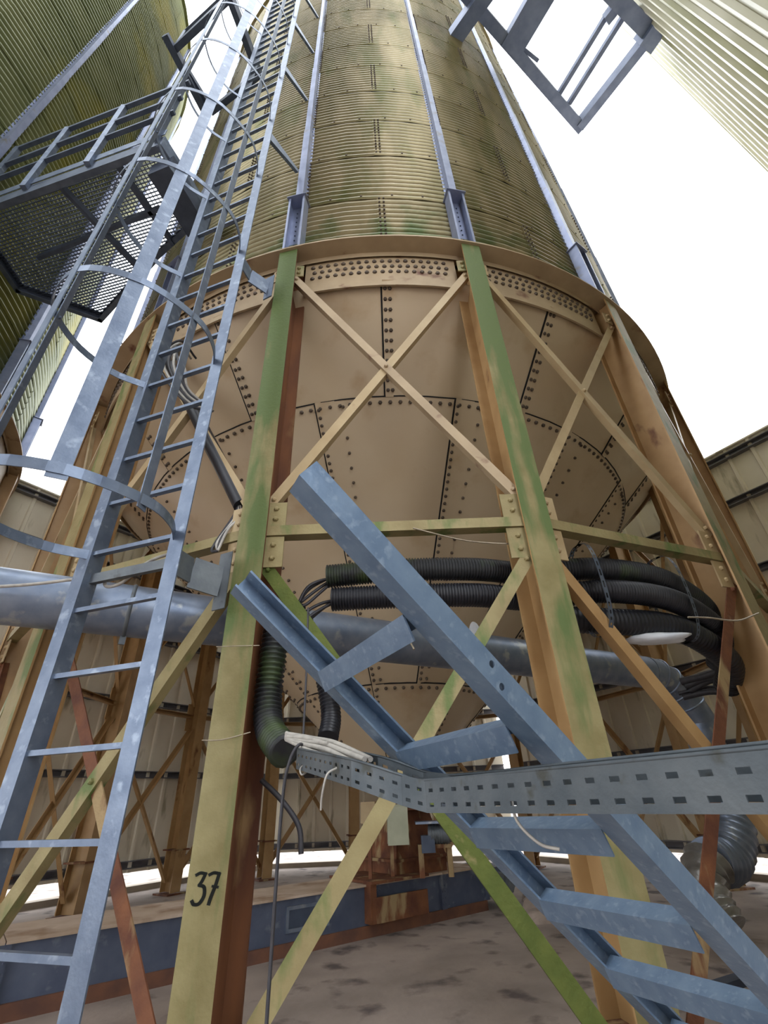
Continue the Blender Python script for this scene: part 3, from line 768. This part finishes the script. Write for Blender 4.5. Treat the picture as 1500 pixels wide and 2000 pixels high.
hose([lx + Vector((.23, .15, CAMH + 1.15)), lx + Vector((.35, .2, CAMH + .95)), lx + Vector((.44, .18, CAMH + .7)), lx + Vector((.50, .12, CAMH + .45)), lx + Vector((.50, .0, CAMH + .30))], .055, 'slim black corrugated conduit dropping behind the stair stringer', 'hose', .024, .005)
# wires fanning out of the conduit ends
for i in range(7):
    b = MB(); a = B2(-.27, RL - .37, 1.36 - .17 * (i % 2)) + Vector((0, (i % 3) * .02, .02 * (i % 3) - .02))
    b.tube(spline([a + Vector((.06, 0, 0)), a + Vector((-.05, .0, -.01 - .015 * i)), a + Vector((-.14, -.02, -.07 - .02 * i)), a + Vector((-.20, -.02, -.2))], 5), .011, 6)
    tag(obj('cable', b, 'cable_dark'), 'dark cable fanning out of the paired conduit ends by the leg', 'cable', 'cables at the conduit ends')
# perforated straps
for f, lab in ((.72, 'perforated metal strap round the conduits close to the mossy leg'), (1.12, 'perforated metal strap round the conduits in mid bay')):
    c = B2(f, RL - .2, 1.17); rad = (c - C0); rad.z = 0; rad.normalize(); tg = Vector((-rad.y, rad.x, 0)); b = MB(); n = 34; pr = None
    hgt, wid = .33, .14
    P = []
    for k in range(n + 1):
        a = 2 * PI * k / n; ca, sa = math.cos(a), math.sin(a)
        P.append(c + rad * wid * math.copysign(abs(ca) ** .6, ca) + Vector((0, 0, hgt * math.copysign(abs(sa) ** .8, sa) + .02)))
    for k in range(n):
        q, w_ = P[k], P[k + 1]; dd = (w_ - q)
        for e0, e1 in ((-.017, -.006), (.006, .017)): b.add([q + tg * e0, q + tg * e1, w_ + tg * e1, w_ + tg * e0], [(0, 1, 2, 3), (3, 2, 1, 0)])
        b.add([q + tg * -.006, q + tg * .006, q + dd * .45 + tg * .006, q + dd * .45 + tg * -.006], [(0, 1, 2, 3), (3, 2, 1, 0)])
    tag(obj('perforated_strap', b, 'galv_pipe'), lab, 'strap')
# cable ties, tie wires
for pts, r, lab in (([B2(1.06, RL - .06, .99), B2(1.16, RL - .04, 1.0), B2(1.3, RL + .0, 1.0), B2(1.42, RL + .06, 1.07)], .006, 'white cable tie tail sticking out across the conduits'),
                    ([B2(.05, RL - .40, 1.13), B2(.045, RL - .47, 1.05), B2(.04, RL - .45, .9), B2(.05, RL - .42, .83)], .007, 'loose tie wire hanging over the pipe below the conduit pair'),
                    ([B2(.06, RL - .05, 1.53), B2(.25, RL - .12, 1.47), B2(.42, RL - .1, 1.44)], .005, 'thin steel wire stretched below the horizontal brace'),
                    ([legL + Vector((-.12, -.01, CAMH + .305)), legL + Vector((.0, -.045, CAMH + .30)), legL + Vector((.13, .0, CAMH + .335))], .0035, 'yellowish string tied round leg 37 at the mossy conduit'),
                    ([legL + Vector((-.12, -.01, CAMH + .80)), legL + Vector((.0, -.045, CAMH + .79)), legL + Vector((.13, .0, CAMH + .80))], .003, 'thin string tied round leg 37 above the pipe')):
    b = MB(); b.tube(spline(pts, 6), r, 6); tag(obj('tie_wire', b, 'wire'), lab, 'wire')
b = MB(); b.tube(spline([V(-.74, 2.95, .12), V(-.62, 2.95, .02), V(-.52, 2.95, -.10), V(-.50, 2.95, -.22)], 6), .014, 8)
tag(obj('bent_tube', b, 'cable_dark'), 'short dark bent tube curving down beside leg 37 below the tray', 'tube')
# plastic bags
def bag(c, rx, ry, rz, lab, seed):
    rnd = random.Random(seed); b = MB(); n, m = 14, 9; vs = []
    for i in range(m + 1):
        f = PI * i / m
        for k in range(n):
            a = 2 * PI * k / n; w = 1 + .22 * math.sin(3 * a + i) * rnd.uniform(.3, 1)
            vs.append(c + Vector((rx * math.sin(f) * math.cos(a) * w, ry * math.sin(f) * math.sin(a) * w, rz * math.cos(f))))
    b.add(vs, [(i * n + k, (i + 1) * n + k, (i + 1) * n + (k + 1) % n, i * n + (k + 1) % n) for i in range(m) for k in range(n)], 0, True)
    tag(obj('plastic_bag', b, 'white_plastic'), lab, 'bag')
bag(P0.lerp(P1, .665) + Vector((-.03, -.20, .12)), .055, .05, .13, 'crumpled white plastic bag hanging on the galvanised pipe', 1)
bag(B2(1.0, RL - .24, .885), .22, .10, .035, 'white plastic film wrapped under the strapped conduits', 2)
# diagonal black hose tied along the brace left of leg 37
LLg = C0 + pol(PH - ST * 1.5, RL)
tp0 = LLg + Vector((.25, -.03, ZR - .55)); tp1 = legL + Vector((-.15, .14, ZB + .30))
b = MB(); b.tube([tp0.lerp(tp1, i / 10) for i in range(11)], .06, 14); tag(obj('black_pipe', b, 'hose'), 'smooth black pipe slanting down along the brace left of leg 37', 'pipe')
for i in range(4):
    b = MB(); b.tube(spline([tp1 + Vector((-.02, 0, .02)), tp1 + Vector((.02 - .02 * i, -.02, -.1)), tp1 + Vector((-.05 - .03 * i, -.05, -.22 - .05 * i)), tp1 + Vector((-.08, -.10, -.42))], 5), .010, 6)
    tag(obj('cable', b, 'cable_dark' if i % 2 else 'cable_grey'), 'cable leaving the lower end of the slanting black pipe', 'cable', 'cables at the black pipe end')
# tangle of wires at the ladder
rnd = random.Random(5)
for i in range(6):
    b = MB(); a = V(-1.78, 2.75, 3.25)
    pts = [a + Vector((-.25 + .05 * i, .3, .5)), a + Vector((-.05, .05, .25 + .04 * i)), a + Vector((.1 - .05 * i, 0, .02 * i)), a + Vector((.15, .05, -.2 - .03 * i)), a + Vector((.38, .1, -.42))]
    b.tube(spline(pts, 6), .012, 6); tag(obj('cable', b, 'cable_dark' if i % 2 else 'cable_grey'), 'loose cable in the tangle behind the ladder at the ring beam', 'cable', 'cable tangle behind the ladder')
# cable over the big pipe near the ladder
b = MB(); b.tube(spline([V(x * LS, y * LS, z * LS) for x, y, z in ((-2.8, 2.1, 1.0), (-2.0, 2.16, .99), (-1.62, 2.2, 1.03), (-1.48, 2.2, 1.04), (-1.42, 2.17, .97), (-1.32, 2.13, .97), (-1.2, 2.1, 1.06), (-1.06, 2.06, 1.09))], 8), .010, 7)
tag(obj('cable', b, 'cable_grey'), 'grey cable draped across the ladder stiles at the lowest hoop', 'cable')
# dark cable bundle by the right-hand leg
for i in range(7):
    b = MB(); o_ = Vector((.03 * (i % 3), .06 * (i // 3), -.05 * (i % 4)))
    b.tube(spline([V(3.15, 5.35, .98) + o_, V(3.35, 5.2, 1.00 + .03 * (i % 3)) + o_, V(3.55, 5.0, 1.06) + o_ * 1.6, V(3.75, 4.8, 1.18) + o_, V(3.9, 4.6, 1.35) + o_], 6), .04 - .003 * i, 8)
    tag(obj('heavy_cable', b, 'cable_dark'), 'thick dark cable in the sagging bundle at the pipe elbow', 'cable', 'cable bundle at the pipe elbow')

# ------------------------------------------------------------------ conveyor on the floor
cd = Vector((.785, .62, 0)); cn = Vector((-.62, .785, 0)); Q = Vector((-1.48, 5.78, 0))
conv = thing('chain_conveyor', 'long blue-grey chain conveyor trough with dusty lid under the hopper outlet', 'conveyor', loc=Q, rz=math.atan2(cd.y, cd.x))
def cpart(name, mats, boxes, parent=conv):
    b = MB()
    for bx in boxes: b.abox(*bx)
    return obj(name, b, mats, parent)
xs = [-3.4, -1.9, -.15, 1.55, 2.55, 3.35]
for i in range(5):
    p = cpart('trough_panel', 'conveyor', [(xs[i] + .006, xs[i + 1] - .006, 0, .72, .10, .43)])
    for x in (xs[i] + .02, xs[i + 1] - .02):
        b = MB(); b.abox(x - .02, x + .02, -.03, .0, .10, .44)
        for z in (.15, .21, .27, .33, .39): b.rivet((x, -.03, z), (0, -1, 0), .009, .01)
        obj('flange', b, 'conveyor', p)
    l = cpart('lid', 'conveyor_top', [(xs[i] + .004, xs[i + 1] - .004, -.035, .75, .435, .455)])
cpart('base_rail', 'conveyor_rust', [(-3.4, 3.3, -.03, .05, .0, .10), (-3.4, 3.3, .67, .75, .0, .10)])
w = cpart('inspection_window', 'galv_pipe', [(.42, .92, -.02, 0, .17, .20), (.42, .92, -.02, 0, .345, .375), (.42, .45, -.02, 0, .20, .345), (.89, .92, -.02, 0, .20, .345)])
cpart('window_pane', 'dark_steel', [(.45, .89, -.008, 0, .20, .345)], w)
cpart('inlet_hood', 'rust', [(1.38, 1.46, -.12, .02, .12, .46), (1.40, 2.2, -.13, -.1, .12, .34), (1.38, 2.22, -.15, .75, .46, .485)])
m_ = cpart('drive_head', 'conveyor', [(3.35, 3.8, -.06, .6, .13, .43)])
b = MB(); b.tube([(3.5, -.06, .27), (3.5, -.26, .27)], .11, 16); b.tube([(3.5, -.26, .27), (3.5, -.3, .27)], .07, 12); obj('drive_motor', b, 'galv_dull', m_)
# slide-gate motor and boxes by the outlet
g = thing('gate_motor', 'small grey geared motor of the slide gate under the hopper', 'motor', loc=(.50, 6.9, -.10))
b = MB(); b.tube([(-.12, 0, .98), (.12, -.04, .98)], .10, 16); b.tube([(.12, -.04, .98), (.19, -.05, .98)], .085, 16); obj('motor_body', b, 'galv_dull', g)
b = MB(); b.box((-.02, -.02, 1.10), (.26, 0, 0), (0, .16, 0), (0, 0, .012)); obj('motor_plate', b, 'galv_pipe', g)
b = MB(); b.abox(-.22, -.06, -.1, .06, .80, .97); obj('gearbox', b, 'dark_steel', g)
b = MB(); b.abox(-.26, .14, -.06, .1, .84, .88); b.abox(-.26, -.20, -.04, .06, .56, .84); b.abox(.08, .14, -.04, .06, .56, .84); obj('motor_bracket', b, 'rust', g)
b = MB()
for k in range(7): b.tube([(-.10 + .03 * k, -.003 * k, .98), (-.088 + .03 * k, -.003 * k, .98)], .115, 16)
obj('cooling_fins', b, 'galv_dull', g, kind='stuff')
jb = thing('junction_box', 'pale green-grey electrical junction box mounted in front of the hopper outlet chute', 'electrical box', loc=(.0, 6.85, 0), rz=.1)
b = MB(); b.abox(-.12, .12, -.06, .08, .80, 1.20); obj('box_body', b, 'box', jb)
b = MB(); b.abox(-.125, .125, -.085, -.06, .79, 1.175); obj('box_cover', b, 'box', jb)
b = MB(); b.abox(-.05, .05, .08, .40, .92, .96); b.abox(-.09, -.05, .06, .10, .46, .92); obj('box_bracket', b, 'rust', jb)
jb2 = thing('terminal_box', 'small rusty cream terminal box left of the hopper outlet', 'electrical box', loc=(-.34, 6.75, 0), rz=-.2)
b = MB(); b.abox(-.09, .09, -.05, .06, 1.02, 1.24); obj('box_body', b, 'cream', jb2)
b = MB(); b.abox(-.02, .02, .02, .05, .45, 1.02); obj('box_post', b, 'rust', jb2)
# loose junk on the floor
for i, (p0, p1, w_, h_, lab) in enumerate((((3.3, 4.9, .06), (4.8, 5.7, .06), .22, .11, 'dark old timber beam on the floor behind the stair foot'),
                                     ((3.2, 4.5, .05), (4.4, 5.3, .05), .18, .10, 'second dark timber beam lying in front of its neighbour'),
                                     ((2.0, 4.55, .025), (2.75, 4.95, .025), .10, .05, 'dark perforated steel bar on the floor by the mossy leg foot'),
                                     ((2.3, 4.3, .02), (2.65, 4.5, .02), .05, .04, 'short pale metal offcut lying on the floor by the perforated bar'))):
    b = MB(); b.bar(p0, p1, w_, h_); tag(obj('floor_beam' if i < 2 else 'metal_offcut', b, 'wood' if i < 2 else ('dark_steel' if i == 2 else 'galv')), lab, 'beam' if i < 2 else 'scrap')
rnd = random.Random(11)
def lump(c, r, h, lab):
    b = MB(); n = 7; vs = []
    for z, f in ((0, 1), (h * .7, .85), (h, .5)):
        vs += [(c[0] + math.cos(2 * PI * k / n) * r * f * rnd.uniform(.8, 1.2), c[1] + math.sin(2 * PI * k / n) * r * f * rnd.uniform(.7, 1.1), z) for k in range(n)]
    b.add(vs, [(a * n + k, a * n + (k + 1) % n, (a + 1) * n + (k + 1) % n, (a + 1) * n + k) for a in (0, 1) for k in range(n)] + [[2 * n + k for k in range(n)]])
    tag(obj('concrete_lump', b, 'rubble'), lab, 'rubble', 'lumps on the floor past the conveyor')
for c, r, h in (((1.75, 7.6), .28, .16), ((1.6, 7.1), .22, .1), ((1.95, 7.15), .16, .14), ((1.9, 8.2), .25, .2), ((2.3, 7.3), .13, .08)):
    lump(c, r, h, 'broken pale concrete lump on the floor past the conveyor drive end')

# ------------------------------------------------------------------ walkway between the silos (left)
ZW = CAMH + 6.6
wk = thing('silo_walkway', 'grey steel walkway with mesh floor and handrail joining the green silo to the main silo', 'walkway')
poly = [Vector(p + (0,)) for p in ((-5.15, 2.9), (-2.34, 2.23), (-2.08, 3.02), (-3.0, 3.60), (-4.25, 4.5), (-5.2, 3.95))]
edge_w = (.2, .22, .1, .16, .16, .16)
for i in range(6):
    a, c = poly[i], poly[(i + 1) % 6]; b = MB(); d = (c - a).normalized(); nn = Vector((d.y, -d.x, 0))
    h = edge_w[i]
    b.prof(a + Vector((0, 0, ZW)), c + Vector((0, 0, ZW)), [(0, 0), (-.07, 0), (-.07, -.01), (-.01, -.01), (-.01, -h + .01), (-.07, -h + .01), (-.07, -h), (0, -h)], nn, (0, 0, 1))
    obj('edge_beam', b, 'galv' if i == 1 else 'mid_steel', wk)
def inside(p):
    r = False
    for i in range(6):
        a, c = poly[i], poly[i - 1]
        if (a.y > p.y) != (c.y > p.y) and p.x < (c.x - a.x) * (p.y - a.y) / (c.y - a.y) + a.x: r = not r
    return r
def clip(o0, d, L):
    n = 200; ins = [inside(o0 + d * (L * i / n)) for i in range(n + 1)]
    if not any(ins): return None
    i0 = ins.index(True); i1 = n - ins[::-1].index(True); return o0 + d * (L * i0 / n), o0 + d * (L * i1 / n)
gd = Vector((.976, -.22, 0)).normalized(); gn = Vector((.22, .976, 0)).normalized(); b = MB()
for k in range(90):
    s = clip(Vector((-5.9, 2.4, 0)) + gn * (k * .04 - .6), gd, 5.0)
    if s: b.bar(s[0] + Vector((0, 0, ZW - .02)), s[1] + Vector((0, 0, ZW - .02)), .009, .03)
for k in range(90):
    s = clip(Vector((-6.0, 1.6, 0)) + gd * (k * .05), gn, 3.5)
    if s: b.bar(s[0] + Vector((0, 0, ZW - .012)), s[1] + Vector((0, 0, ZW - .012)), .007, .012)
obj('mesh_floor', b, 'mid_steel', wk, kind='stuff')
for a, c in (((-3.8, 2.6), (-3.3, 3.75)), ((-3.0, 2.4), (-2.7, 3.4)), ((-4.6, 3.5), (-2.7, 2.95))):
    b = MB(); b.bar(Vector(a + (ZW - .08,)), Vector(c + (ZW - .08,)), .05, .09); obj('floor_joist', b, 'dark_steel', wk)
b = MB(); b.bar((-2.40, 2.4, ZW - .3), (-2.2, 3.1, ZW - .3), .30, .25); obj('support_beam', b, 'dark_steel', wk)
e0, e1 = poly[0], poly[1]
for f in (.03, .33, .65, .97):
    b = MB(); p = e0.lerp(e1, f) + Vector((.0, -.03, 0)); b.bar(p + Vector((0, 0, ZW - .1)), p + Vector((0, 0, ZW + 1.62)), .07, .06, (0, 1, 0)); obj('handrail_post', b, 'galv', wk)
for z in (.6, 1.08, 1.6):
    b = MB(); b.bar(e0 + Vector((0, -.03, ZW + z)), e1 + Vector((0, -.03, ZW + z)), .05, .06 if z > 1 else .04); obj('handrail', b, 'mid_steel', wk)
b = MB(); b.bar(e0 + Vector((0, -.01, ZW + .08)), e1 + Vector((0, -.01, ZW + .08)), .008, .14); obj('toe_board', b, 'galv', wk)
# upper walkway frame
ZU = CAMH + 11.8
up = thing('upper_walkway_frame', 'dark steel walkway frame higher up between the same two silos', 'walkway')
U = [(-3.48, 2.71), (-2.26, 2.09), (-2.02, 3.1), (-3.1, 3.62)]
for i, h in enumerate((.26, .3, .2, .12)):
    b = MB(); b.bar(Vector(U[i] + (ZU,)), Vector(U[(i + 1) % 4] + (ZU,)), .10, h); obj('frame_beam', b, 'dark_steel', up)
b = MB(); b.bar((-3.53, 2.49, ZU - .1), (-3.2, 3.6, ZU - .1), .12, .12); obj('end_bracket', b, 'dark_steel', up)
for p in (U[0], U[1]):
    b = MB(); b.bar(Vector(p + (ZU,)), Vector(p + (ZU + 1.1,)), .05, .05, (0, 1, 0)); obj('handrail_post', b, 'mid_steel', up)
b = MB(); b.bar(Vector(U[0] + (ZU + 1.1,)), Vector(U[1] + (ZU + 1.1,)), .05, .05); obj('handrail', b, 'mid_steel', up)

# ------------------------------------------------------------------ overhead frame on the clad building
FS = 1.8; ZF = CAMH + 8.0 * FS
fr_ = thing('overhead_frame', 'dark blue-grey steel landing frame projecting overhead from the ribbed building', 'steel frame')
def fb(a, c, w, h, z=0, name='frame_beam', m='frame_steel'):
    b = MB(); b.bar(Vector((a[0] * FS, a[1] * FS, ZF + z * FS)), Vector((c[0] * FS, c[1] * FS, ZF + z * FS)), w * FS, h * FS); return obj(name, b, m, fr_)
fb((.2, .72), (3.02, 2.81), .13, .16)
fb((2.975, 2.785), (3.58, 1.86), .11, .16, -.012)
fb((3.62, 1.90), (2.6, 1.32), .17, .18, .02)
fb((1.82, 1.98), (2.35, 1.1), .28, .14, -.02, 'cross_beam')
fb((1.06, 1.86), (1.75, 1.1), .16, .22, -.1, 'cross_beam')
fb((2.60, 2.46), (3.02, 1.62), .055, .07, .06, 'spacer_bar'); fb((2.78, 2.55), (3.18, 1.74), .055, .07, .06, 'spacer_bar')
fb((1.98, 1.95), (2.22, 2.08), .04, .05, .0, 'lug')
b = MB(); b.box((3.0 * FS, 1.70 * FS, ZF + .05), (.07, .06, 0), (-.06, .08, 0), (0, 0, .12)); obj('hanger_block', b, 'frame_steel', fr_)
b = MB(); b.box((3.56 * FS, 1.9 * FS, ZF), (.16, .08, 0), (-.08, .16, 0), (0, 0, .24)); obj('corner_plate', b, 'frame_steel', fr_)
